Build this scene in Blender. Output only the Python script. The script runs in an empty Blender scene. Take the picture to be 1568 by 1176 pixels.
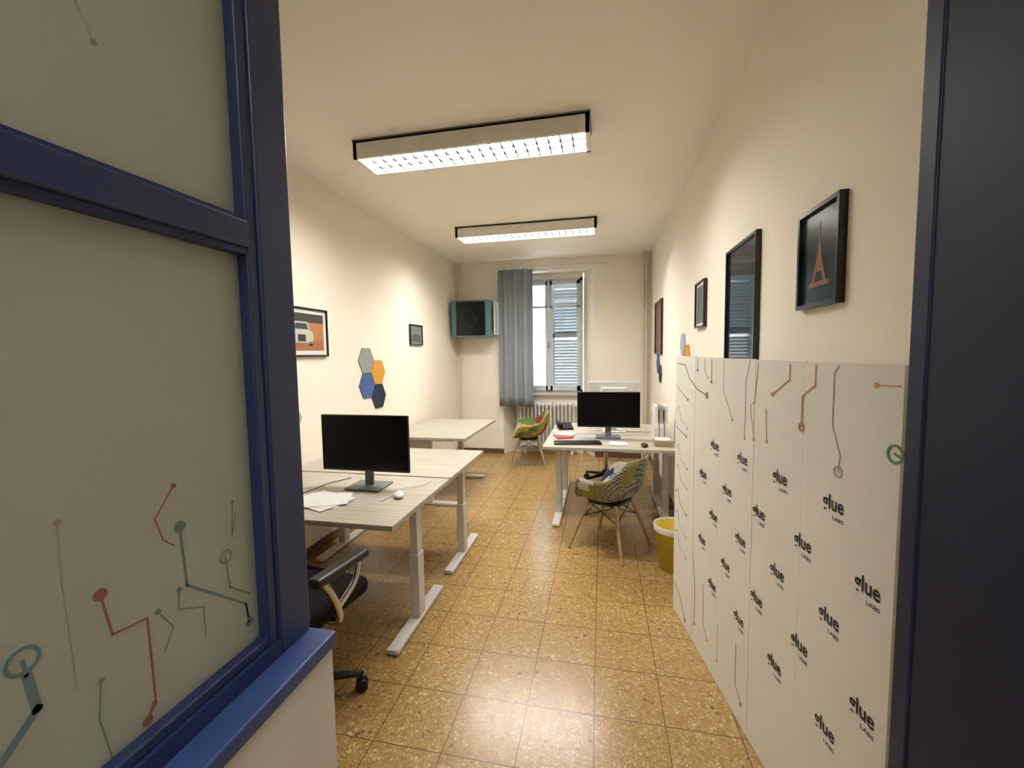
import bpy, bmesh, math, random
from mathutils import Matrix, Vector
random.seed(7)
S=bpy.context.scene
S.view_settings.view_transform='Standard'
S.view_settings.exposure=1.98
MATS={}
def mat(name,col,rough=.6,metal=0,emit=0,var=.05,vs=6,spec=.5,bump=0,bs=200):
    if name in MATS: return MATS[name]
    m=bpy.data.materials.new(name); m.use_nodes=True; MATS[name]=m
    n=m.node_tree.nodes; l=m.node_tree.links; b=n['Principled BSDF']
    b.inputs['Roughness'].default_value=rough; b.inputs['Metallic'].default_value=metal
    b.inputs['Specular IOR Level'].default_value=spec
    c=(*col,1)
    if emit:
        b.inputs['Base Color'].default_value=c
        b.inputs['Emission Color'].default_value=c; b.inputs['Emission Strength'].default_value=emit
    else:
        g=n.new('ShaderNodeNewGeometry'); no=n.new('ShaderNodeTexNoise'); no.inputs['Scale'].default_value=vs; no.inputs['Detail'].default_value=4
        l.new(g.outputs['Position'],no.inputs['Vector'])
        r=n.new('ShaderNodeValToRGB'); r.color_ramp.elements[0].position=.3; r.color_ramp.elements[1].position=.7
        r.color_ramp.elements[0].color=(*[k*(1-var) for k in col],1); r.color_ramp.elements[1].color=(*[min(1,k*(1+var)) for k in col],1)
        l.new(no.outputs['Fac'],r.inputs['Fac']); l.new(r.outputs['Color'],b.inputs['Base Color'])
        if bump:
            n2=n.new('ShaderNodeTexNoise'); n2.inputs['Scale'].default_value=bs; l.new(g.outputs['Position'],n2.inputs['Vector'])
            bp=n.new('ShaderNodeBump'); bp.inputs['Strength'].default_value=bump; bp.inputs['Distance'].default_value=.002
            l.new(n2.outputs['Fac'],bp.inputs['Height']); l.new(bp.outputs['Normal'],b.inputs['Normal'])
    return m
class O:
    def __init__(s,name): s.name=name; s.bm=bmesh.new(); s.ms=[]; s.T=Matrix.Identity(4)
    def mi(s,m):
        if m not in s.ms: s.ms.append(m)
        return s.ms.index(m)
    def add(s,vs,fs,m,smooth=False):
        i=s.mi(m); V=[s.bm.verts.new(s.T@Vector(v)) for v in vs]; out=[]
        for f in fs:
            try:
                F=s.bm.faces.new([V[k] for k in f]); F.material_index=i; F.smooth=smooth; out.append(F)
            except ValueError: pass
        return out
    def box(s,a,b,m,bev=0,seg=2):
        x0,y0,z0=[min(p,q) for p,q in zip(a,b)]; x1,y1,z1=[max(p,q) for p,q in zip(a,b)]
        vs=[(x0,y0,z0),(x1,y0,z0),(x1,y1,z0),(x0,y1,z0),(x0,y0,z1),(x1,y0,z1),(x1,y1,z1),(x0,y1,z1)]
        F=s.add(vs,[(0,3,2,1),(4,5,6,7),(0,1,5,4),(1,2,6,5),(2,3,7,6),(3,0,4,7)],m)
        if bev:
            E=list({e for f in F for e in f.edges})
            r=bmesh.ops.bevel(s.bm,geom=E,offset=bev,segments=seg,affect='EDGES',profile=.5,clamp_overlap=True)
            for f in r['faces']: f.smooth=True; f.material_index=s.mi(m)
    def prism(s,poly,z0,z1,m,axis=2):
        n=len(poly)
        def P(p,z): return (p[0],p[1],z) if axis==2 else ((p[0],z,p[1]) if axis==1 else (z,p[0],p[1]))
        vs=[P(p,z0) for p in poly]+[P(p,z1) for p in poly]
        s.add(vs,[tuple(range(n))[::-1],tuple(range(n,2*n))]+[(i,(i+1)%n,n+(i+1)%n,n+i) for i in range(n)],m)
    def cyl(s,p,q,r,m,r2=None,seg=20,smooth=True):
        p=Vector(p); q=Vector(q); r2=r if r2 is None else r2; d=(q-p).normalized()
        a=d.orthogonal().normalized(); b=d.cross(a)
        vs=[];n=seg
        for c,rr in((p,r),(q,r2)):
            for i in range(n):
                t=2*math.pi*i/n; vs.append(c+(a*math.cos(t)+b*math.sin(t))*rr)
        s.add(vs,[(i,(i+1)%n,n+(i+1)%n,n+i) for i in range(n)],m,smooth)
        s.add(vs[:n],[tuple(range(n))[::-1]],m); s.add(vs[n:],[tuple(range(n))],m)
    def tube(s,pts,r,m,seg=10):
        pts=[Vector(p) for p in pts]; rings=[]; vs=[]
        prev=None
        for i,p in enumerate(pts):
            d=(pts[min(i+1,len(pts)-1)]-pts[max(i-1,0)]).normalized()
            a=(prev-d*prev.dot(d)).normalized() if prev is not None and (prev-d*prev.dot(d)).length>1e-4 else d.orthogonal().normalized()
            prev=a; b=d.cross(a)
            for k in range(seg):
                t=2*math.pi*k/seg; vs.append(p+(a*math.cos(t)+b*math.sin(t))*r)
        fs=[(i*seg+k,i*seg+(k+1)%seg,(i+1)*seg+(k+1)%seg,(i+1)*seg+k) for i in range(len(pts)-1) for k in range(seg)]
        s.add(vs,fs,m,True); s.add(vs[:seg],[tuple(range(seg))[::-1]],m); s.add(vs[-seg:],[tuple(range(seg))],m)
    def curve(s,pts,r,m,n=6,seg=8):
        P=[Vector(p) for p in pts]; P=[P[0]]+P+[P[-1]]; out=[]
        for i in range(1,len(P)-2):
            for k in range(n):
                t=k/n; a,b,c,d=P[i-1:i+3]
                out.append(.5*((2*b)+(c-a)*t+(2*a-5*b+4*c-d)*t*t+(3*b-a-3*c+d)*t**3))
        out.append(P[-2]); s.tube(out,r,m,seg)
    def lathe(s,prof,c,m,seg=28):
        vs=[];n=seg
        for r,z in prof:
            for i in range(n):
                t=2*math.pi*i/n; vs.append((c[0]+r*math.cos(t),c[1]+r*math.sin(t),c[2]+z))
        s.add(vs,[(j*n+i,j*n+(i+1)%n,(j+1)*n+(i+1)%n,(j+1)*n+i) for j in range(len(prof)-1) for i in range(n)],m,True)
    def sheet(s,fn,nu,nv,m,th=0,mf=None):
        G=[[Vector(fn(i/nu,j/nv)) for j in range(nv+1)] for i in range(nu+1)]
        def nrm(i,j):
            a=G[min(i+1,nu)][j]-G[max(i-1,0)][j]; b=G[i][min(j+1,nv)]-G[i][max(j-1,0)]
            c=a.cross(b); return c.normalized() if c.length>1e-9 else Vector((0,0,1))
        W=nv+1; idx=lambda i,j:i*W+j
        vs=[G[i][j] for i in range(nu+1) for j in range(W)]
        quads=[(i,j) for i in range(nu) for j in range(nv)]
        if th: vs+= [G[i][j]+nrm(i,j)*th for i in range(nu+1) for j in range(W)]
        N=(nu+1)*W
        fs=[(idx(i,j),idx(i+1,j),idx(i+1,j+1),idx(i,j+1)) for i,j in quads]
        if th:
            fs+=[tuple(N+k for k in f[::-1]) for f in fs]
            for i in range(nu):
                for j in(0,nv): fs.append((idx(i,j),idx(i+1,j),N+idx(i+1,j),N+idx(i,j)))
            for j in range(nv):
                for i in(0,nu): fs.append((idx(i,j),idx(i,j+1),N+idx(i,j+1),N+idx(i,j)))
        F=s.add(vs,fs,m,True)
        if mf:
            for k,f in enumerate(F):
                if k<len(quads)*(2 if th else 1):
                    i,j=quads[k%len(quads)]; f.material_index=s.mi(mf(i,j,k>=len(quads)))
    def done(s,bev=0,recalc=True):
        if recalc: bmesh.ops.recalc_face_normals(s.bm,faces=s.bm.faces)
        me=bpy.data.meshes.new(s.name); s.bm.to_mesh(me); s.bm.free()
        for m in s.ms: me.materials.append(m)
        o=bpy.data.objects.new(s.name,me); S.collection.objects.link(o)
        if bev:
            b=o.modifiers.new('bevel','BEVEL'); b.width=bev; b.segments=2; b.limit_method='ANGLE'
        return o
def TR(x,y,z=0,rz=0,rx=0): return Matrix.Translation((x,y,z))@Matrix.Rotation(math.radians(rz),4,'Z')@Matrix.Rotation(math.radians(rx),4,'X')

# ---------------- materials
WALL=mat('cream_plaster',(.85,.78,.66),.75,var=.02,vs=2,bump=.15,bs=120)
WALLB=mat('cream_plaster_back',(.85,.79,.69),.75,var=.02,vs=2,bump=.15,bs=120)
CEIL=mat('ceiling_plaster',(.88,.83,.73),.85,var=.015,vs=1.5)
BLUE=mat('blue_enamel',(.018,.033,.108),.38,var=.06,vs=8)
NAVY=mat('navy_door_paint',(.005,.010,.036),.55,var=.08,vs=5,spec=.3)
WHITE=mat('white_metal',(.64,.63,.60),.35,var=.02)
WPL=mat('white_plastic',(.70,.70,.68),.4,var=.02)
BLACK=mat('black_plastic',(.007,.007,.008),.4,var=.1)
SCREEN=mat('black_screen',(.0015,.0015,.002),.2,var=.1,spec=.2)
FABRIC=mat('black_fabric',(.008,.008,.009),.9,var=.2,vs=60,bump=.4,bs=400,spec=.2)
CHROME=mat('chrome',(.6,.6,.6),.15,1,var=.02)
GREYP=mat('grey_plastic',(.15,.15,.155),.5)
PAPER=mat('paper',(.70,.69,.67),.8,var=.03)
WOODL=mat('beech_leg',(.44,.27,.125),.45,var=.15,vs=25)
BROWN=mat('brown_skirting',(.14,.075,.04),.5,var=.15)
CURT=mat('curtain_fabric',(.27,.305,.33),.85,var=.05,vs=3,bump=.2,bs=300)
PIPE=mat('pipe_paint',(.70,.64,.53),.45)
WINP=mat('window_paint',(.58,.60,.61),.4)
SHUT=mat('shutter_paint',(.34,.37,.385),.55,var=.08)
YEL=mat('yellow_plastic',(.64,.48,.03),.35)
TEAL=mat('teal_plastic',(.04,.20,.235),.4)
PANEL=mat('panel_print',(.74,.72,.655),.6,var=.015,vs=3)
INK=mat('logo_ink',(.013,.017,.022),.7)
def table_wood():
    m=bpy.data.materials.new('white_oak_laminate'); m.use_nodes=True; n=m.node_tree.nodes; l=m.node_tree.links; b=n['Principled BSDF']
    g=n.new('ShaderNodeNewGeometry'); mp=n.new('ShaderNodeMapping'); mp.inputs['Scale'].default_value=(1.2,22,22); l.new(g.outputs['Position'],mp.inputs['Vector'])
    no=n.new('ShaderNodeTexNoise'); no.inputs['Scale'].default_value=2.2; no.inputs['Detail'].default_value=8; no.inputs['Roughness'].default_value=.65; l.new(mp.outputs['Vector'],no.inputs['Vector'])
    r=n.new('ShaderNodeValToRGB'); e=r.color_ramp.elements; e[0].position=.28; e[0].color=(.34,.305,.24,1); e[1].position=.68; e[1].color=(.50,.465,.395,1)
    l.new(no.outputs['Fac'],r.inputs['Fac']); l.new(r.outputs['Color'],b.inputs['Base Color']); b.inputs['Roughness'].default_value=.45
    return m
OAK=table_wood()
def floor_mat():
    m=bpy.data.materials.new('terrazzo_tiles'); m.use_nodes=True; n=m.node_tree.nodes; l=m.node_tree.links; b=n['Principled BSDF']
    g=n.new('ShaderNodeNewGeometry')
    def vor(sc,feat='F1'):
        v=n.new('ShaderNodeTexVoronoi'); v.feature=feat; v.inputs['Scale'].default_value=sc; l.new(W.outputs[0],v.inputs['Vector']); return v
    nz=n.new('ShaderNodeTexNoise'); nz.inputs['Scale'].default_value=35; l.new(g.outputs['Position'],nz.inputs['Vector'])
    W=n.new('ShaderNodeVectorMath'); W.operation='MULTIPLY_ADD'; W.inputs[1].default_value=(.02,.02,0); l.new(nz.outputs['Color'],W.inputs[0]); l.new(g.outputs['Position'],W.inputs[2])
    v=vor(62); e=vor(62,'DISTANCE_TO_EDGE'); v2=vor(150)
    sp=n.new('ShaderNodeSeparateColor'); l.new(v.outputs['Color'],sp.inputs[0])
    r=n.new('ShaderNodeValToRGB'); r.color_ramp.interpolation='CONSTANT'
    cols=[(0,(.31,.185,.055)),(.2,(.385,.24,.082)),(.5,(.435,.285,.11)),(.76,(.48,.335,.148)),(.93,(.52,.40,.21)),(.987,(.15,.08,.035))]
    el=r.color_ramp.elements; el[0].color=(*cols[0][1],1); el[1].position=cols[1][0]; el[1].color=(*cols[1][1],1)
    for p,c in cols[2:]:
        x=el.new(p); x.color=(*c,1)
    l.new(sp.outputs[0],r.inputs['Fac'])
    sp2=n.new('ShaderNodeSeparateColor'); l.new(v2.outputs['Color'],sp2.inputs[0])
    r2=n.new('ShaderNodeValToRGB'); r2.color_ramp.elements[0].color=(.24,.135,.04,1); r2.color_ramp.elements[1].color=(.41,.255,.088,1); l.new(sp2.outputs[0],r2.inputs['Fac'])
    er=n.new('ShaderNodeMath'); er.operation='GREATER_THAN'; er.inputs[1].default_value=.12; l.new(e.outputs['Distance'],er.inputs[0])
    mx=n.new('ShaderNodeMix'); mx.data_type='RGBA'; l.new(er.outputs[0],mx.inputs[0]); l.new(r2.outputs['Color'],mx.inputs[6]); l.new(r.outputs['Color'],mx.inputs[7])
    sx=n.new('ShaderNodeSeparateXYZ'); l.new(g.outputs['Position'],sx.inputs[0]); T=.30
    def joint(out,off):
        a=n.new('ShaderNodeMath'); a.operation='ADD'; a.inputs[1].default_value=off; l.new(out,a.inputs[0])
        p=n.new('ShaderNodeMath'); p.operation='PINGPONG'; p.inputs[1].default_value=T/2; l.new(a.outputs[0],p.inputs[0])
        c=n.new('ShaderNodeMath'); c.operation='LESS_THAN'; c.inputs[1].default_value=.0024; l.new(p.outputs[0],c.inputs[0]); return c
    jx=joint(sx.outputs[0],9.03); jy=joint(sx.outputs[1],9.0)
    mxm=n.new('ShaderNodeMath'); mxm.operation='MAXIMUM'; l.new(jx.outputs[0],mxm.inputs[0]); l.new(jy.outputs[0],mxm.inputs[1])
    m2=n.new('ShaderNodeMix'); m2.data_type='RGBA'; l.new(mxm.outputs[0],m2.inputs[0]); l.new(mx.outputs[2],m2.inputs[6]); m2.inputs[7].default_value=(.13,.07,.025,1)
    l.new(m2.outputs[2],b.inputs['Base Color'])
    b.inputs['Roughness'].default_value=.25; b.inputs['Specular IOR Level'].default_value=.65
    n3=n.new('ShaderNodeTexNoise'); n3.inputs['Scale'].default_value=14; l.new(g.outputs['Position'],n3.inputs['Vector'])
    bp=n.new('ShaderNodeBump'); bp.inputs['Strength'].default_value=.2; bp.inputs['Distance'].default_value=.003; l.new(n3.outputs['Fac'],bp.inputs['Height']); l.new(bp.outputs['Normal'],b.inputs['Normal'])
    return m
FLOOR=floor_mat()
def frosted():
    m=bpy.data.materials.new('frosted_glass'); m.use_nodes=True; n=m.node_tree.nodes; l=m.node_tree.links
    n.remove(n['Principled BSDF']); out=n['Material Output']
    t=n.new('ShaderNodeBsdfTranslucent'); t.inputs[0].default_value=(.76,.79,.73,1)
    d=n.new('ShaderNodeBsdfDiffuse'); d.inputs[0].default_value=(.56,.58,.53,1)
    g=n.new('ShaderNodeBsdfGlossy'); g.inputs['Roughness'].default_value=.35
    a=n.new('ShaderNodeMixShader'); a.inputs[0].default_value=.3; l.new(t.outputs[0],a.inputs[1]); l.new(d.outputs[0],a.inputs[2])
    c=n.new('ShaderNodeMixShader'); c.inputs[0].default_value=.04; l.new(a.outputs[0],c.inputs[1]); l.new(g.outputs[0],c.inputs[2]); l.new(c.outputs[0],out.inputs[0])
    return m
FROST=frosted()
def clearglass():
    m=bpy.data.materials.new('window_glass'); m.use_nodes=True; n=m.node_tree.nodes; l=m.node_tree.links
    n.remove(n['Principled BSDF']); out=n['Material Output']
    t=n.new('ShaderNodeBsdfTransparent'); t.inputs[0].default_value=(.93,.96,.97,1); g=n.new('ShaderNodeBsdfGlossy'); g.inputs['Roughness'].default_value=.02
    c=n.new('ShaderNodeMixShader'); c.inputs[0].default_value=.06; l.new(t.outputs[0],c.inputs[1]); l.new(g.outputs[0],c.inputs[2]); l.new(c.outputs[0],out.inputs[0]); return m
GLASS=clearglass()

# ---------------- room shell
XL,XR,YB,ZC,YF=-2.29,.712,6.56,3.04,-1.3
o=O('floor'); o.box((XL-.15,YF-.15,-.1),(XR+.15,YB+.4,0),FLOOR); o.done()
o=O('ceiling'); o.box((XL-.15,YF-.15,ZC),(XR+.15,YB+.4,ZC+.1),CEIL); o.done()
o=O('wall_left'); o.box((XL-.15,YF-.15,0),(XL,YB+.4,ZC),WALL); o.done()
o=O('wall_right'); o.box((XR,YF-.15,0),(XR+.15,YB+.4,ZC),WALL); o.done()
o=O('wall_front'); o.box((XL,YF-.15,0),(XR,YF,ZC),WALL); o.done()
o=O('wall_back')
o.prism([(XL,YB),(-1.53,YB),(-1.36,YB+.36),(XL,YB+.36)],0,ZC,WALLB)
o.prism([(-.095,YB),(XR,YB),(XR,YB+.36),(-.28,YB+.36)],0,ZC,WALLB)
o.prism([(-1.53,YB),(-.095,YB),(-.28,YB+.36),(-1.36,YB+.36)],2.86,ZC,WALLB)
o.box((-1.36,YB+.2,0),(-.28,YB+.36,.93),WALLB)
o.done()
o=O('trim_1'); o.box((-1.45,YB+.13,.93),(-.2,YB+.36,.96),mat('sill_stone',(.5,.48,.44),.4)); o.done(.004)
o=O('baseboard_back'); o.box((XL,YB-.015,0),(-1.53,YB,.08),BROWN); o.box((-.095,YB-.015,0),(XR,YB,.08),BROWN); o.done()
o=O('baseboard_left'); o.box((XL,YF,0),(XL+.015,YB-.016,.08),BROWN); o.done()
o=O('baseboard_right'); o.box((XR-.012,1.7,0),(XR,YB-.016,.08),BROWN); o.done()

# window
o=O('window_1'); y0=YB+.28; zb,zt=.96,2.78; x0,x1,xm=-1.36,-.285,-.82
for a,b in(((x0,zb),(x0+.05,zt)),((x1-.05,zb),(x1,zt)),((x0,zt-.05),(x1,zt)),((x0,zb),(x1,zb+.05))):
    o.box((a[0],y0-.01,a[1]),(b[0],y0+.06,b[1]),WINP)
o.box((x0,y0,zt),(x1,y0+.06,2.86),WALLB)
for sx0,sx1 in((x0+.04,xm),(xm,x1-.04)):
    for a,b in(((sx0,zb+.04),(sx0+.055,zt-.04)),((sx1-.055,zb+.04),(sx1,zt-.04)),((sx0,zt-.1),(sx1,zt-.04)),((sx0,zb+.04),(sx1,zb+.12)),((sx0,2.32),(sx1,2.35))):
        o.box((a[0],y0-.04,a[1]),(b[0],y0+.005,b[1]),WINP)
    o.box((sx0+.05,y0-.02,zb+.1),(sx1-.05,y0-.016,zt-.1),GLASS)
o.box((xm-.02,y0-.06,zb+.05),(xm+.02,y0-.035,zt-.05),WINP)
o.cyl((xm,y0-.06,1.75),(xm,y0-.1,1.75),.012,CHROME); o.box((xm-.01,y0-.11,1.68),(xm+.01,y0-.095,1.78),CHROME)
o.done(.004)
o=O('window_shutter')
sx0,sx1,ys=-.80,-.30,YB+.42
for a,b in(((sx0,.95),(sx0+.05,2.8)),((sx1-.05,.95),(sx1,2.8)),((sx0,2.74),(sx1,2.8)),((sx0,.95),(sx1,1.02)),((sx0,1.85),(sx1,1.92))):
    o.box((a[0],ys-.02,a[1]),(b[0],ys+.02,b[1]),SHUT)
z=1.04
while z<2.73:
    if not 1.82<z<1.93:
        o.T=TR((sx0+sx1)/2,ys,z,0,-38); o.box((-.2,-.03,-.005),(.2,.03,.005),SHUT); o.T=Matrix.Identity(4)
    z+=.05
o.box((-1.40,ys-.02,.95),(-1.37,ys+.48,2.8),SHUT)
o.done()
FAC=mat('facade_render',(.72,.71,.67),.9,var=.05); DK=mat('facade_window_dark',(.12,.15,.18),.3)
o=O('building_facade'); o.box((-9,13,-6),(8,13.4,16),FAC)
for i in range(6):
    for k in range(5):
        xx=-7.5+i*2.4; zz=-5+k*3.6
        o.box((xx,12.93,zz),(xx+1.1,13,zz+2),DK); o.box((xx-.12,12.9,zz-.15),(xx+1.22,12.98,zz),WINP); o.box((xx-.5,12.92,zz),(xx-.02,12.99,zz+2),SHUT); o.box((xx+1.12,12.92,zz),(xx+1.6,12.99,zz+2),SHUT)
o.done()
# curtain & rail
o=O('curtain')
def cf(u,v):
    x=-1.56+.54*u; return (x,6.44+.034*math.sin(u*2*math.pi*3.5)+.004*math.sin(u*40+v*3),.78+(2.88-.78)*v)
o.sheet(cf,120,12,CURT,.003)
o.done()
o=O('curtain_rail'); o.cyl((-1.60,6.44,2.905),(.1,6.44,2.905),.011,WHITE)
for x in(-1.58,-.6,.08): o.cyl((x,6.44,2.905),(x,YB,2.905),.008,WHITE)
o.done()
# radiator
o=O('radiator'); RAD=mat('radiator_enamel',(.68,.67,.63),.35)
for i in range(15):
    x=-1.26+i*.06
    for yy in(6.62,6.69): o.cyl((x,yy,.14),(x,yy,.80),.017,RAD,seg=12)
    o.box((x-.026,6.6,.76),(x+.026,6.71,.82),RAD,.014); o.box((x-.026,6.6,.12),(x+.026,6.71,.18),RAD,.014)
o.cyl((-1.30,6.655,.79),(-.36,6.655,.79),.018,RAD); o.cyl((-1.30,6.655,.15),(-.36,6.655,.15),.018,RAD)
for x in(-1.2,-.45): o.box((x-.02,6.64,0),(x+.02,6.67,.14),RAD)
o.done()
# pipes
o=O('heating_pipe'); o.cyl((-2.20,6.50,0),(-2.20,6.50,ZC),.016,PIPE)
for z in(.5,1.5,2.6): o.box((-2.215,6.5,z),(-2.185,YB,z+.02),PIPE)
o.done()
o=O('heating_pipe'); 
for x in(.64,.60): o.cyl((x,6.50,0),(x,6.50,ZC),.015,PIPE)
for z in(.5,1.5,2.6): o.box((.59,6.5,z),(.65,YB,z+.02),PIPE)
o.done()
# ---------------- ceiling lamps
HOUS=mat('lamp_housing',(.80,.77,.70),.5); LOUV=mat('louvre_metal',(.03,.032,.031),.5,spec=.15)
def lamp(x0,x1,y0,y1,st):
    TUBE=mat('lamp_tube_%d'%st,(1,.975,.93),.5,emit=st)
    o=O('ceiling_light_fixture'); zb=2.92
    o.box((x0,y0,zb),(x1,y0+.02,ZC),HOUS); o.box((x0,y1-.02,zb),(x1,y1,ZC),HOUS)
    o.box((x0,y0,zb),(x0+.025,y1,ZC),HOUS); o.box((x1-.025,y0,zb),(x1,y1,ZC),HOUS); o.box((x0,y0,ZC-.02),(x1,y1,ZC-.001),HOUS)
    o.box((x0-.006,y0-.004,ZC-.009),(x1+.006,y1+.004,ZC-.001),GREYP)
    n=20
    for i in range(1,n):
        x=x0+.03+(x1-x0-.06)*i/n; o.box((x-.004,y0+.02,zb+.003),(x+.004,y1-.02,zb+.018),LOUV)
    for yy in(y0+.10,y1-.10): o.box((x0+.025,yy-.004,zb+.002),(x1-.025,yy+.004,zb+.019),LOUV)
    o.box((x0+.025,y0+.02,zb+.05),(x1-.025,y1-.02,zb+.055),TUBE)
    return o.done(recalc=True)
lamp(-1.63,-.07,2.67,2.95,18); lamp(-1.62,-.05,4.68,4.96,23)
lamp(-.45,.35,-.75,-.5,26)

# ---------------- blue partition with frosted glass
o=O('wall_partition'); o.box((-.68,YF,0),(-.548,.745,1.0),mat('partition_plaster',(.78,.76,.70),.7,var=.02)); o.done()
o=O('trim_2'); o.box((-.69,YF,1.0),(-.54,.752,1.03),mat('sill_blue_lit',(.034,.068,.22),.4)); o.done(.004)  # brighter copy of the frame blue: light on the sill put into its colour
o=O('glazed_partition')
fx,bx=-.6,-.66
o.box((fx,.668,1.03),(bx,.75,ZC),BLUE,.004)
o.box((fx-.006,.646,1.03),(bx,.668,ZC),BLUE,.003)
o.box((fx,YF,1.03),(bx,.668,1.06),BLUE); o.box((fx-.008,YF,1.06),(bx,.646,1.078),BLUE,.003)
o.box((fx,YF,1.79),(bx,.646,1.838),BLUE,.004); o.box((fx-.008,YF,1.78),(bx,.646,1.79),BLUE); o.box((fx-.008,YF,1.838),(bx,.646,1.845),BLUE)
o.box((fx,YF,2.98),(bx,.668,ZC),BLUE)
for yy in(-.45,): o.box((fx,yy-.04,1.06),(bx,yy+.04,2.98),BLUE,.004)
o.box((-.634,YF,1.07),(-.628,.65,1.785),FROST); o.box((-.634,YF,1.84),(-.628,.65,2.98),FROST)
def ribbon(o,M,pts,w,m,r=0,fill=True,both=False,h=.0008):
    T=o.T; o.T=M
    for (a,b) in zip(pts[:-1],pts[1:]):
        a=Vector(a);b=Vector(b);d=(b-a)
        if d.length<1e-6: continue
        d.normalize(); p=Vector((-d.y,d.x))*w/2; a2=a-d*w/2; b2=b+d*w/2
        o.prism([tuple(a2-p),tuple(b2-p),tuple(b2+p),tuple(a2+p)],0,h,m)
    if r:
        c=Vector(pts[-1]); n=28
        if fill: o.prism([(c.x+r*math.cos(2*math.pi*i/n),c.y+r*math.sin(2*math.pi*i/n)) for i in range(n)],0,h*1.6,m)
        else:
            for i in range(n):
                t0=2*math.pi*i/n;t1=2*math.pi*(i+1)/n; q=r-w
                o.prism([(c.x+q*math.cos(t0),c.y+q*math.sin(t0)),(c.x+r*math.cos(t0),c.y+r*math.sin(t0)),(c.x+r*math.cos(t1),c.y+r*math.sin(t1)),(c.x+q*math.cos(t1),c.y+q*math.sin(t1))],0,h*1.6,m)
    o.T=T
MG=Matrix(((0,0,1,-.628),(1,0,0,0),(0,1,0,0),(0,0,0,1)))
gR=mat('glass_print_red',(.27,.10,.08),.6); gT=mat('glass_print_teal',(.13,.21,.21),.6); gG=mat('glass_print_green',(.16,.25,.11),.6); gTan=mat('glass_print_tan',(.34,.28,.17),.6)
cR=mat('print_red',(.42,.15,.10),.6); cG=mat('print_green',(.13,.27,.10),.6); cGy=mat('print_grey',(.36,.34,.29),.6); cTan=mat('print_tan',(.46,.36,.21),.6); cB=mat('print_blue',(.08,.22,.40),.6); cO=mat('print_orange',(.52,.25,.11),.6)
A=lambda pts,w,m,r=0,fill=True: ribbon(o,MG,pts,w,m,r,fill)
A([(.445,1.09),(.458,1.105),(.455,1.235),(.412,1.24),(.402,1.30)],.0025,gR,.008); A([(.455,1.11),(.445,1.09)],.0025,gR,.007)
A([(.30,1.17),(.333,1.205),(.327,1.252)],.009,gT); A([(.327,1.25),(.325,1.268)],.004,gT,.016,False)
A([(.625,1.115),(.620,1.157),(.515,1.25),(.51,1.345)],.004,gT,.009); A([(.620,1.157),(.625,1.12)],.003,gT,.008,False)
A([(.63,1.17),(.59,1.205),(.585,1.262)],.003,gG,.012,False)
A([(.50,1.32),(.485,1.335),(.475,1.37),(.505,1.41)],.0018,gR,.004)
A([(.37,1.20),(.365,1.33),(.365,1.41)],.0018,gTan,.004)
A([(.475,1.17),(.49,1.20),(.47,1.235)],.0018,gG,.004); A([(.54,1.15),(.54,1.20),(.50,1.22),(.502,1.25)],.0018,gT,.004)
A([(.40,1.08),(.39,1.14),(.395,1.19)],.0018,gG,.004); A([(.61,1.33),(.60,1.29),(.605,1.35)],.0015,gG,.003)
A([(.31,2.10),(.318,2.03),(.33,2.02)],.004,gG,.014,False); A([(.30,2.06),(.31,2.035)],.004,gG,.012,False)
A([(.40,2.10),(.445,2.00)],.002,gTan,.004,False)
o.done()
# door at right
o=O('door_1')
o.box((.488,-.35,.01),(.53,.80,2.35),NAVY,.004)
o.box((.485,.765,.01),(.531,.803,2.35),mat('door_edge_blue',(.0075,.015,.05),.5,spec=.3),.003)
for z in(.3,1.2,2.1): o.cyl((.51,-.36,z),(.51,-.36,z+.1),.012,CHROME)
o.cyl((.53,.70,1.03),(.575,.70,1.03),.01,CHROME); o.cyl((.57,.70,1.03),(.57,.60,1.03),.009,CHROME)
o.done()

# ---------------- printed panels
e=Vector((.1644,-.9864,0)); nrm=Vector((-.9864,-.1644,0)); F0=Vector((.44,2.70,0))
MP=Matrix(((e.x,0,nrm.x,F0.x),(e.y,0,nrm.y,F0.y),(0,1,0,0),(0,0,0,1)))
o=O('room_divider_panel'); o.T=MP
for k in range(5):
    s0=k*.3+.001; s1=(k+1)*.3-.001 if k<4 else 1.56
    o.box((s0,.004,-.008),(s1,1.572-.003*k,-.0006*(k%2)),PANEL)
o.T=Matrix.Identity(4)
def textmesh(body,size,off):
    c=bpy.data.curves.new('t','FONT'); c.body=body; c.size=size; c.offset=off; c.resolution_u=3
    ob=bpy.data.objects.new('t',c); S.collection.objects.link(ob); dg=bpy.context.evaluated_depsgraph_get()
    me=bpy.data.meshes.new_from_object(ob.evaluated_get(dg)); bpy.data.objects.remove(ob); return me
def fit(me,x0,x1,y0,y1):
    xs=[v.co.x for v in me.vertices]; ys=[v.co.y for v in me.vertices]
    a,b,c,d=min(xs),max(xs),min(ys),max(ys)
    for v in me.vertices:
        v.co.x=x0+(v.co.x-a)/(b-a)*(x1-x0); v.co.y=y0+(v.co.y-c)/(d-c)*(y1-y0); v.co.z=.0012
    return me
glue=fit(textmesh('glue',1,.018),-.043,.043,-.024,.036); labs=fit(textmesh('LABS',1,.003),.0,.044,-.036,-.024)
ii=o.mi(INK)
def stamp(me,s,z):
    M=MP@Matrix.Translation((s,z,0)); vs=[o.bm.verts.new(M@v.co) for v in me.vertices]
    for p in me.polygons:
        try: f=o.bm.faces.new([vs[i] for i in p.vertices]); f.material_index=ii
        except ValueError: pass
for r,z in enumerate([1.14,.965,.795,.62,.45]):
    s=.55 if r%2==0 else .42
    while s<1.52:
        stamp(glue,s,z); stamp(labs,s,z); s+=.265
P=lambda pts,w,m,r=0,fill=True: ribbon(o,MP,pts,w,m,r,fill,h=.0012)
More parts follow.
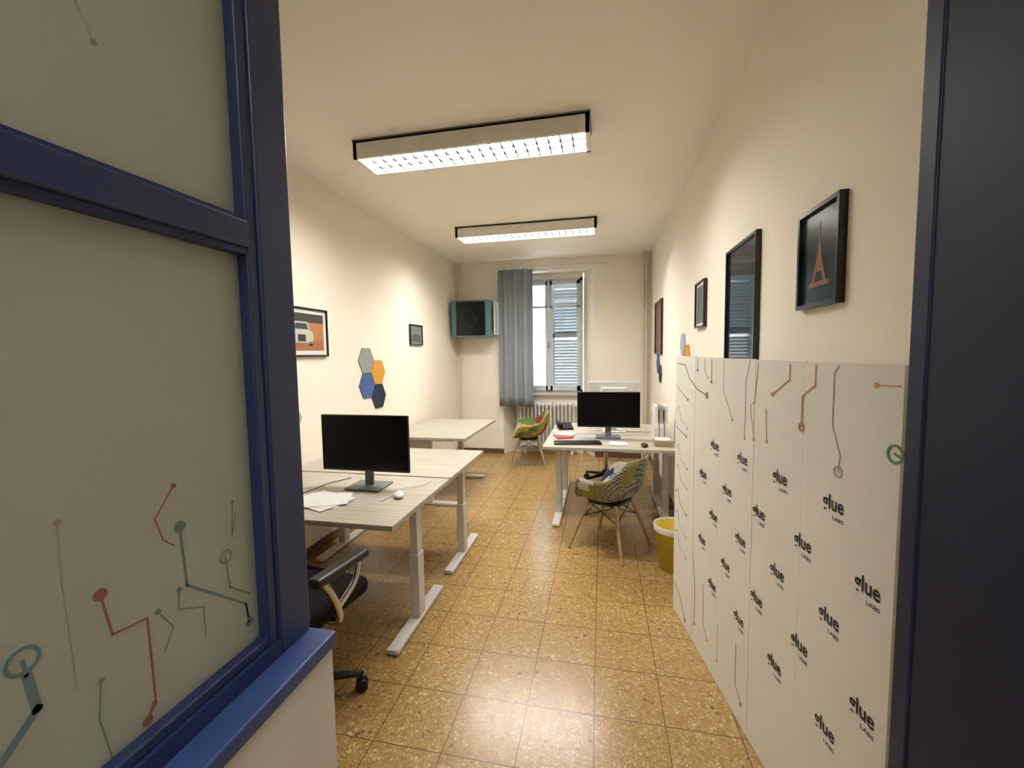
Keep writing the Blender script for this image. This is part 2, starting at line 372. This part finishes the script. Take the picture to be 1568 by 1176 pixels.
P([(.02,1.53),(.15,1.525),(.22,1.45),(.33,1.40),(.45,1.38)],.006,cG,.016)
P([(.33,1.56),(.33,1.50)],.004,cB,.008); P([(.42,1.56),(.42,1.5),(.46,1.47)],.003,cTan,.006)
P([(.5,1.56),(.5,1.45)],.003,cO,.007)
P([(.63,1.56),(.63,1.42),(.72,1.30)],.003,cGy,.007); P([(.86,1.56),(.83,1.48),(.83,1.24)],.003,cGy,.006)
P([(.92,1.55),(.90,1.40),(.87,1.38),(.9,1.25)],.003,cTan,.007); P([(1.12,1.55),(1.12,1.5),(1.02,1.44)],.003,cO,.008)
P([(.98,1.38),(.99,1.26)],.003,cTan,.007)
P([(1.25,1.55),(1.25,1.49),(1.19,1.45),(1.19,1.35)],.006,cO,.015,False)
P([(1.345,1.55),(1.33,1.53),(1.33,1.38),(1.365,1.30),(1.36,1.25)],.004,cGy,.017,False)
P([(1.55,1.51),(1.48,1.507)],.003,cO,.007)
P([(1.56,1.34),(1.545,1.345)],.006,cG,.024,False)
P([(.02,1.40),(.08,1.37),(.2,1.33)],.004,cG,.008); P([(.02,1.15),(.12,1.13),(.18,1.12)],.004,cB,.009)
for z,c in((1.25,cGy),(1.02,cO),(.9,cGy),(.75,cR),(.62,cTan),(.5,cGy)):
    P([(.02,z),(.06,z+.03),(.1,z-.05),(.2,z-.08)],.003,c,.007)
P([(.03,.18),(.12,.14),(.2,.05)],.006,cG,.014); P([(.3,.5),(.34,.35),(.34,.12)],.003,cR,.008); P([(.45,.4),(.45,.2),(.5,.14)],.003,cO,.007); P([(.62,.3),(.62,.12)],.003,cGy,.007)
P([(.8,.33),(.8,.15),(.85,.1)],.003,cB,.008)
for s in(.05,.6,1.1):
    T=o.T; o.T=MP; o.box((s,.003,-.04),(s+.04,.03,-.008),GREYP); o.T=T
o.done()

# ---------------- desks
def tleg(o,x,y,L,ax='y',z=.72):
    if ax=='y': o.box((x-.035,y-L/2,0.004),(x+.035,y+L/2,.032),WHITE,.006); o.box((x-.025,y-.28,z-.03),(x+.025,y+.28,z),WHITE)
    else: o.box((x-L/2,y-.035,.004),(x+L/2,y+.035,.032),WHITE,.006); o.box((x-.28,y-.025,z-.03),(x+.28,y+.025,z),WHITE)
    o.box((x-.03,y-.04,.03),(x+.03,y+.04,.42),WHITE,.004); o.box((x-.024,y-.034,.4),(x+.024,y+.034,z-.02),WHITE,.003)
def desk(x0,x1,y0,y1,long='x'):
    o=O('standing_desk'); o.box((x0,y0,.722),(x1,y1,.75),OAK)
    cx,cy=(x0+x1)/2,(y0+y1)/2
    if long=='x':
        tleg(o,x0+.12,cy,.66); tleg(o,x1-.07,cy,.66)
        for yy in(cy-.12,cy+.12): o.box((x0+.12,yy-.02,.68),(x1-.07,yy+.02,.72),WHITE)
    else:
        tleg(o,cx,y0+.14,.62,'x'); tleg(o,cx,y1-.08,.62,'x')
        for xx in(cx-.12,cx+.12): o.box((xx-.02,y0+.14,.68),(xx+.02,y1-.08,.72),WHITE)
    o.box((cx-.15,cy-.1,.66),(cx+.15,cy+.1,.7),GREYP)
    return o.done(.002)
desk(-2.27,-1.02,1.89,2.715); desk(-2.27,-1.02,2.735,3.57)
desk(-2.25,-1.35,4.05,5.30,'y')
desk(-.53,.66,3.80,4.47); desk(-.53,.66,4.49,5.16)

# ---------------- monitors
def monitor(x0,x1,z0,z1,y,body=BLACK,face=-1,rz=0):
    o=O('computer_monitor'); cx=(x0+x1)/2; w=(x1-x0)/2
    o.T=TR(cx,y,0,rz if face<0 else 180+rz)
    o.box((-w,0,z0),(w,.02,z1),body,.004); o.box((-w+.006,-.0015,z0+.014),(w-.006,.001,z1-.006),SCREEN)
    o.box((-w*.5,.018,z0+.06),(w*.5,.045,z1-.06),body,.012)
    o.box((-.03,.04,.76),(.03,.06,z0+.2),body if body!=BLACK else GREYP,.006); o.box((-.12,-.06,.7505),(.12,.14,.762),body if body!=BLACK else GREYP,.005)
    return o.done()
monitor(-1.784,-1.176,.862,1.225,2.42)
monitor(-.237,.372,.857,1.21,4.28)
monitor(-.14,.40,.87,1.285,4.70,WPL,1)

# desk stuff
o=O('paper_stack')
for i in range(7):
    o.T=TR(-1.60+random.uniform(-.03,.03),2.16+random.uniform(-.02,.02),.7512+i*.0012,random.uniform(-25,25)); o.box((-.148,-.105,0),(.148,.105,.001),PAPER)
o.done()
def mouse(x,y,m,rz=0):
    o=O('computer_mouse'); o.T=TR(x,y,.7505,rz)
    o.sheet(lambda u,v:(.031*math.sin(math.pi*v)*math.cos(2*math.pi*u)*1.0,.055*math.sin(math.pi*v)*math.sin(2*math.pi*u),.017+.017*math.cos(math.pi*v)),20,10,m); o.done()
mouse(-1.19,2.30,WPL,30); mouse(.38,3.92,BLACK); 
o=O('power_cable'); o.curve([(-1.12,2.62,.757),(-1.16,2.5,.757),(-1.25,2.44,.757),(-1.24,2.34,.757),(-1.26,2.2,.757)],.003,WPL); o.done()
o=O('power_cable'); o.curve([(-1.7,2.60,.757),(-1.78,2.45,.757),(-1.80,2.3,.757),(-1.84,2.1,.757),(-1.78,2.0,.757)],.003,BLACK); o.done()
o=O('computer_keyboard'); o.T=TR(-.22,3.98,.7505,8); o.box((-.22,-.07,0),(.22,.07,.014),BLACK,.004)
for r in range(5):
    for c in range(15): o.box((-.21+c*.028,-.06+r*.025,.013),(-.187+c*.028,-.04+r*.025,.019),GREYP if (r+c)%19==0 else BLACK)
o.done()
o=O('notebook'); o.T=TR(-.38,4.27,.7505,20); o.box((-.08,-.1,0),(.08,.1,.012),mat('red_cover',(.4,.04,.05),.5)); o.T=TR(-.36,4.34,.7625,-10); o.box((-.09,-.07,0),(.09,.07,.008),PAPER); o.done()
o=O('desk_phone'); o.T=TR(-.40,4.75,.7505,15); o.prism([(-.09,0),(.09,0),(.09,.06),(-.09,.02)],-.08,.08,BLACK,axis=0); o.box((-.08,-.09,.05),(-.03,.09,.085),BLACK,.012); o.done()
o=O('magazine_file'); 
for k in range(3):
    x=.50+k*.045
    o.T=TR(x,4.32); o.prism([(-.13,.751),(.13,.751),(.13,1.05),(.0,1.03),(-.13,.88)],0,.038,WPL,axis=0)
    o.box((.006,-.1,.9),(.03,.12,1.08),[PAPER,cGy,PAPER][k])
o.done()
o=O('paper_sheets')
for i in range(5): o.T=TR(.16+random.uniform(-.04,.04),4.04+random.uniform(-.04,.02),.7512+i*.001,random.uniform(-20,20)); o.box((-.05,-.07,0),(.05,.07,.0008),PAPER)
o.done()
o=O('desk_box'); o.box((.47,3.94,.7505),(.63,4.09,.80),mat('tan_card',(.35,.25,.14),.8),.003); o.box((.48,3.945,.80),(.61,4.07,.812),WPL,.003); o.done()

# ---------------- chairs
def office_chair(x,y,rz,sh=.0):
    o=O('office_chair'); B=TR(x,y,0,rz); o.T=B
    for k in range(5):
        t=math.radians(90+72*k+18); c,s=math.cos(t),math.sin(t)
        o.cyl((0,0,.12),(.29*c,.29*s,.085),.024,BLACK,.015)
        o.cyl((.29*c,.29*s,.09),(.29*c,.29*s,.05),.01,BLACK)
        for d in(-.014,.014): o.cyl((.29*c-s*(d-.008),.29*s+c*(d-.008),.03),(.29*c-s*(d+.008),.29*s+c*(d+.008),.03),.029,BLACK)
    o.cyl((0,0,.09),(0,0,.17),.04,BLACK); o.cyl((0,0,.15),(0,0,.43),.025,CHROME); o.box((-.12,-.12,.42),(.12,.12,.46),BLACK,.01)
    o.box((-.245,-.23,.45),(.245,.25,.535),FABRIC,.035,4)
    o.sheet(lambda u,v:((u-.5)*(.46-.08*v*v),-.255-.05*v+.05*(2*u-1)**2+.03*math.sin(v*3.1),.56+.52*v-.02*(2*u-1)**4),14,14,FABRIC,-.045)
    o.box((-.03,-.33,.46),(.03,-.28,.85),BLACK,.01); o.box((-.03,-.32,.44),(.03,-.05,.47),BLACK,.006)
    for sx in(-1,1):
        o.curve([(sx*.2,.0,.45),(sx*.27,.0,.46),(sx*.295,-.02,.52),(sx*.295,-.06,.62),(sx*.29,-.1,.685)],.016,CHROME); o.curve([(sx*.295,-.02,.54),(sx*.295,.08,.6),(sx*.29,.12,.685)],.014,CHROME)
        o.box((sx*.29-.032,-.15,.68),(sx*.29+.032,.16,.72),BLACK,.016,3)
    o.done()
office_chair(-1.38,1.60,-8); office_chair(.05,5.24,180)
pc=lambda n,c: mat('patch_'+n,c,.85,vs=60)
pr,pg,po,pn,pgy,pt,pcm,pye=pc('red',(.34,.025,.025)),pc('green',(.11,.21,.05)),pc('olive',(.24,.22,.06)),pc('navy',(.02,.04,.12)),pc('grey',(.2,.2,.18)),pc('teal',(.025,.16,.17)),pc('cream',(.5,.47,.38)),pc('yellow',(.42,.36,.06))
def check(name,c1,c2,sc):
    m=bpy.data.materials.new(name); m.use_nodes=True; n=m.node_tree.nodes; l=m.node_tree.links; k=n.new('ShaderNodeTexChecker'); k.inputs['Scale'].default_value=sc
    g=n.new('ShaderNodeTexCoord'); l.new(g.outputs['Object'],k.inputs['Vector']); k.inputs['Color1'].default_value=(*c1,1); k.inputs['Color2'].default_value=(*c2,1)
    l.new(k.outputs['Color'],n['Principled BSDF'].inputs['Base Color']); n['Principled BSDF'].inputs['Roughness'].default_value=.9; return m
CH=[check('patch_houndstooth',(.03,.03,.03),(.42,.40,.33),75),check('patch_dots',(.05,.06,.06),(.22,.22,.17),60),check('patch_plaid',(.12,.13,.08),(.32,.30,.17),50)]
def sm(a,b,x):
    t=max(0,min(1,(x-a)/(b-a))); return t*t*(3-2*t)
def patch_chair(x,y,rz,seed,inn,out):
    o=O('patchwork_armchair'); o.T=TR(x,y,0,rz); rnd=random.Random(seed)
    def fn(u,v):
        th=2*math.pi*u; a=abs(math.degrees(th) if th<=math.pi else 360-math.degrees(th))
        h=-.02+.22*sm(30,75,a)+.15*sm(110,150,a)
        R=.25+.06*math.sin(math.radians(min(a,180)))**2+.02*sm(120,180,a)
        rr=R*(math.sin(v*math.pi/2)**.85)*(1+.06*(v**4)*sm(40,80,a)); z=.435+h*v**2.6-.015*(1-v)
        return (rr*math.sin(th),rr*math.cos(th),z)
    tab={}
    def mf(i,j,outer):
        k=(((i+(j//2)%2)//3),j//3,outer)
        if k not in tab: tab[k]=rnd.choice(out) if outer else rnd.choice(inn)
        return tab[k]
    o.sheet(fn,48,15,pgy,-.012,mf)
    for sx in(-1,1):
        for sy in(-1,1):
            o.cyl((sx*.13,sy*.12,.40),(sx*.25,sy*.24,0.0),.016,WOODL,.011,seg=12)
            o.tube([(sx*.13,sy*.12,.39),(-sx*.16,sy*.15,.27)],.004,BLACK,6); o.tube([(sx*.13,sy*.12,.39),(sx*.165,-sy*.15,.27)],.004,BLACK,6)
    o.box((-.14,-.13,.385),(.14,.13,.405),BLACK)
    o.done(recalc=False)
patch_chair(.07,3.50,60,3,[pr,pg,pn,pcm,po,pgy,CH[0]],CH+CH+[po,pgy,pg,pcm])
patch_chair(-1.02,5.95,100,5,[pye,pg,pye,pr,pcm],[pye,pg,pye,pg,po,pr,pgy])

# bin
o=O('waste_bin'); c=(.52,3.22,0)
o.lathe([(0,.004),(.10,.004),(.13,.32),(.137,.325),(.125,.32),(.097,.012),(0,.012)],c,YEL); 
o.lathe([(.124,.27),(.134,.335),(.141,.33),(.139,.29)],c,mat('bin_liner',(.64,.64,.6),.4))
o.done()

# ---------------- pictures
def picture(side,y0,y1,z0,z1,fw,fm,inner,deco=None,mat_w=0,d=.025):
    o=O('picture_frame'); X=XR if side=='r' else XL; sg=-1 if side=='r' else 1
    a,b=X,X+sg*d
    o.box((a,y0,z0),(b,y0+fw,z1),fm); o.box((a,y1-fw,z0),(b,y1,z1),fm); o.box((a,y0+fw,z0),(b,y1-fw,z0+fw),fm); o.box((a,y0+fw,z1-fw),(b,y1-fw,z1),fm)
    if mat_w: 
        o.box((a,y0+fw,z0+fw),(X+sg*d*.5,y1-fw,z1-fw),PAPER); o.box((a,y0+fw+mat_w,z0+fw+mat_w),(X+sg*(d*.5+.001),y1-fw-mat_w,z1-fw-mat_w),inner)
    else: o.box((a,y0+fw,z0+fw),(X+sg*d*.5,y1-fw,z1-fw),inner)
    if deco: deco(o,X+sg*(d*.5),sg)
    return o.done(.0015)
FR=mat('black_frame',(.006,.007,.009),.25); GL=mat('dark_print_gloss',(.011,.017,.023),.05); GL2=mat('eiffel_print_sky',(.010,.021,.031),.2,spec=.3)
OR=mat('print_glow_orange',(.26,.10,.035),.5,spec=.2)
def eiffel(o,X,sg):
    cy,z0=1.595,1.82
    o.prism([(cy-.05,z0),(cy-.03,z0),(cy-.018,z0+.035),(cy+.018,z0+.035),(cy+.03,z0),(cy+.05,z0),(cy+.02,z0+.07),(cy+.006,z0+.13),(cy,z0+.2),(cy-.006,z0+.13),(cy-.02,z0+.07)],X,X+sg*.001,OR,axis=0)
    o.prism([(cy-.07,z0-.012),(cy+.07,z0-.012),(cy+.06,z0+.004),(cy-.06,z0+.004)],X,X+sg*.0009,OR,axis=0)
picture('r',1.46,1.73,1.74,2.07,.014,FR,GL2,eiffel)
picture('r',2.16,2.64,1.47,2.15,.014,FR,GL)
picture('r',3.16,3.45,1.77,2.10,.012,FR,mat('grey_print',(.08,.08,.075),.3),None,.02)
picture('r',5.30,5.90,1.57,2.23,.02,FR,mat('red_print',(.16,.07,.04),.4))
def car(o,X,sg):
    f=lambda p,m,h: o.prism(p,X,X+sg*h,m,axis=0)
    f([(2.64,1.65),(3.17,1.65),(3.17,1.94),(2.64,1.94)],mat('photo_bg',(.26,.16,.08),.5),.002)
    f([(2.64,1.65),(3.17,1.65),(3.17,1.73),(2.64,1.73)],mat('photo_ground',(.34,.13,.05),.5),.0025)
    f([(2.64,1.87),(3.17,1.87),(3.17,1.94),(2.64,1.94)],mat('photo_dark',(.05,.05,.035),.5),.0025)
    f([(2.98,1.73),(3.17,1.73),(3.17,1.87),(2.98,1.87)],mat('photo_orange',(.45,.19,.06),.5),.0026)
    # vintage car seen from the front quarter
    wc=mat('photo_white_car',(.5,.5,.47),.5)
    f([(2.78,1.705),(3.03,1.705),(3.045,1.76),(3.03,1.80),(3.0,1.81),(2.985,1.865),(2.97,1.875),(2.83,1.875),(2.815,1.865),(2.80,1.81),(2.775,1.80),(2.765,1.76)],wc,.003)
    f([(2.825,1.815),(2.985,1.815),(2.965,1.862),(2.84,1.862)],mat('photo_glass',(.04,.07,.08),.3),.0034)
    f([(2.86,1.72),(2.95,1.72),(2.95,1.775),(2.86,1.775)],mat('photo_grille',(.04,.045,.05),.3),.0036)
    for c in(2.815,2.995): f([(c+.02*math.cos(k*.5236),1.76+.02*math.sin(k*.5236)) for k in range(12)],mat('photo_headlight',(.6,.5,.25),.4),.0038)
    for c in(2.80,3.01): f([(c-.018,1.685),(c+.018,1.685),(c+.018,1.72),(c-.018,1.72)],BLACK,.004)
    f([(2.775,1.705),(3.035,1.705),(3.035,1.715),(2.775,1.715)],mat('photo_bumper',(.3,.3,.3),.3),.0042)
picture('l',2.60,3.22,1.60,1.985,.014,FR,PAPER,car,0)
def ph(o,X,sg): o.prism([(4.87,1.77),(5.13,1.77),(5.13,1.84),(5.0,1.87),(4.87,1.84)],X,X+sg*.002,mat('photo_hill',(.10,.11,.07),.5),axis=0)
picture('l',4.82,5.18,1.725,1.98,.012,FR,mat('photo_skyish',(.17,.20,.2),.4),ph)

def hexes(side,L):
    o=O('hexagon_wall_tiles'); X=XR if side=='r' else XL; sg=-1 if side=='r' else 1
    for y,z,m,r in L: o.prism([(y+r*math.cos(math.radians(60*k)),z+r*math.sin(math.radians(60*k))) for k in range(6)],X,X+sg*.012,m,axis=0)
    o.done(.002)
hG=mat('hex_grey_felt',(.27,.29,.29),.9,var=.2,vs=90); hB=mat('hex_blue',(.055,.115,.29),.8); hO=mat('hex_orange',(.62,.28,.035),.8); hN=mat('hex_navy',(.009,.02,.05),.8); hL=mat('hex_lightblue',(.33,.41,.47),.8)
hexes('l',[(3.83,1.555,hG,.142),(3.83,1.305,hB,.142),(4.05,1.43,hO,.142),(4.05,1.18,hN,.142),(2.76,1.13,hL,.11)])
hexes('r',[(4.0,1.66,hL,.11),(3.8,1.56,hO,.11),(4.0,1.46,hG,.11),(5.65,1.45,hB,.14),(5.45,1.33,hN,.12)])

# wall mounted display in corner
o=O('wall_cabinet_display'); o.T=TR(-1.93,6.24,0,6)
GW=mat('grey_wood_side',(.28,.27,.23),.6,vs=30,var=.2)
o.box((-.30,-.02,1.86),(.30,.24,2.42),GW,.004)
o.box((-.30,-.045,1.86),(-.255,-.02,2.42),TEAL,.004); o.box((.24,-.045,1.86),(.30,-.02,2.42),TEAL,.004)
o.box((-.255,-.04,1.86),(.24,-.02,2.42),GREYP,.004)
o.box((-.23,-.043,1.885),(.215,-.039,2.395),mat('green_black_glass',(.005,.012,.010),.15,spec=.3))
o.tube([(-.1,-.0445,2.08),(0,-.0445,2.0),(.08,-.0445,2.1),(.02,-.0445,2.25)],.0012,GREYP,6)
o.T=Matrix.Identity(4)
o.box((-1.60,6.3,1.9),(-1.575,YB,2.4),WPL); o.cyl((-1.62,6.5,2.35),(-1.2,6.5,2.35),.006,WHITE)
o.box((-2.1,6.4,2.05),(-1.8,YB,2.2),GREYP)
o.done()

# ---------------- world, camera
w=bpy.data.worlds.new('W'); S.world=w; w.use_nodes=True; n=w.node_tree.nodes; bg=n['Background']
bg.inputs[0].default_value=(.88,.94,1,1); bg.inputs[1].default_value=2.6
cam=bpy.data.cameras.new('cam'); cam.sensor_width=36; cam.lens=649.6/1568*36; cam.clip_start=.02
co=bpy.data.objects.new('camera',cam); S.collection.objects.link(co)
yaw,pit,rol=math.radians(11.92),math.radians(4.07),math.radians(-.82)
r0=Vector((math.cos(yaw),math.sin(yaw),0)); fh=Vector((-math.sin(yaw),math.cos(yaw),0)); up=Vector((0,0,1))
fw=fh*math.cos(pit)-up*math.sin(pit); u0=up*math.cos(pit)+fh*math.sin(pit)
r=r0*math.cos(rol)+u0*math.sin(rol); u=u0*math.cos(rol)-r0*math.sin(rol)
M=Matrix.Identity(4)
for i in range(3): M[i][0]=r[i]; M[i][1]=u[i]; M[i][2]=-fw[i]
M[2][3]=1.6
co.matrix_world=M; S.camera=co
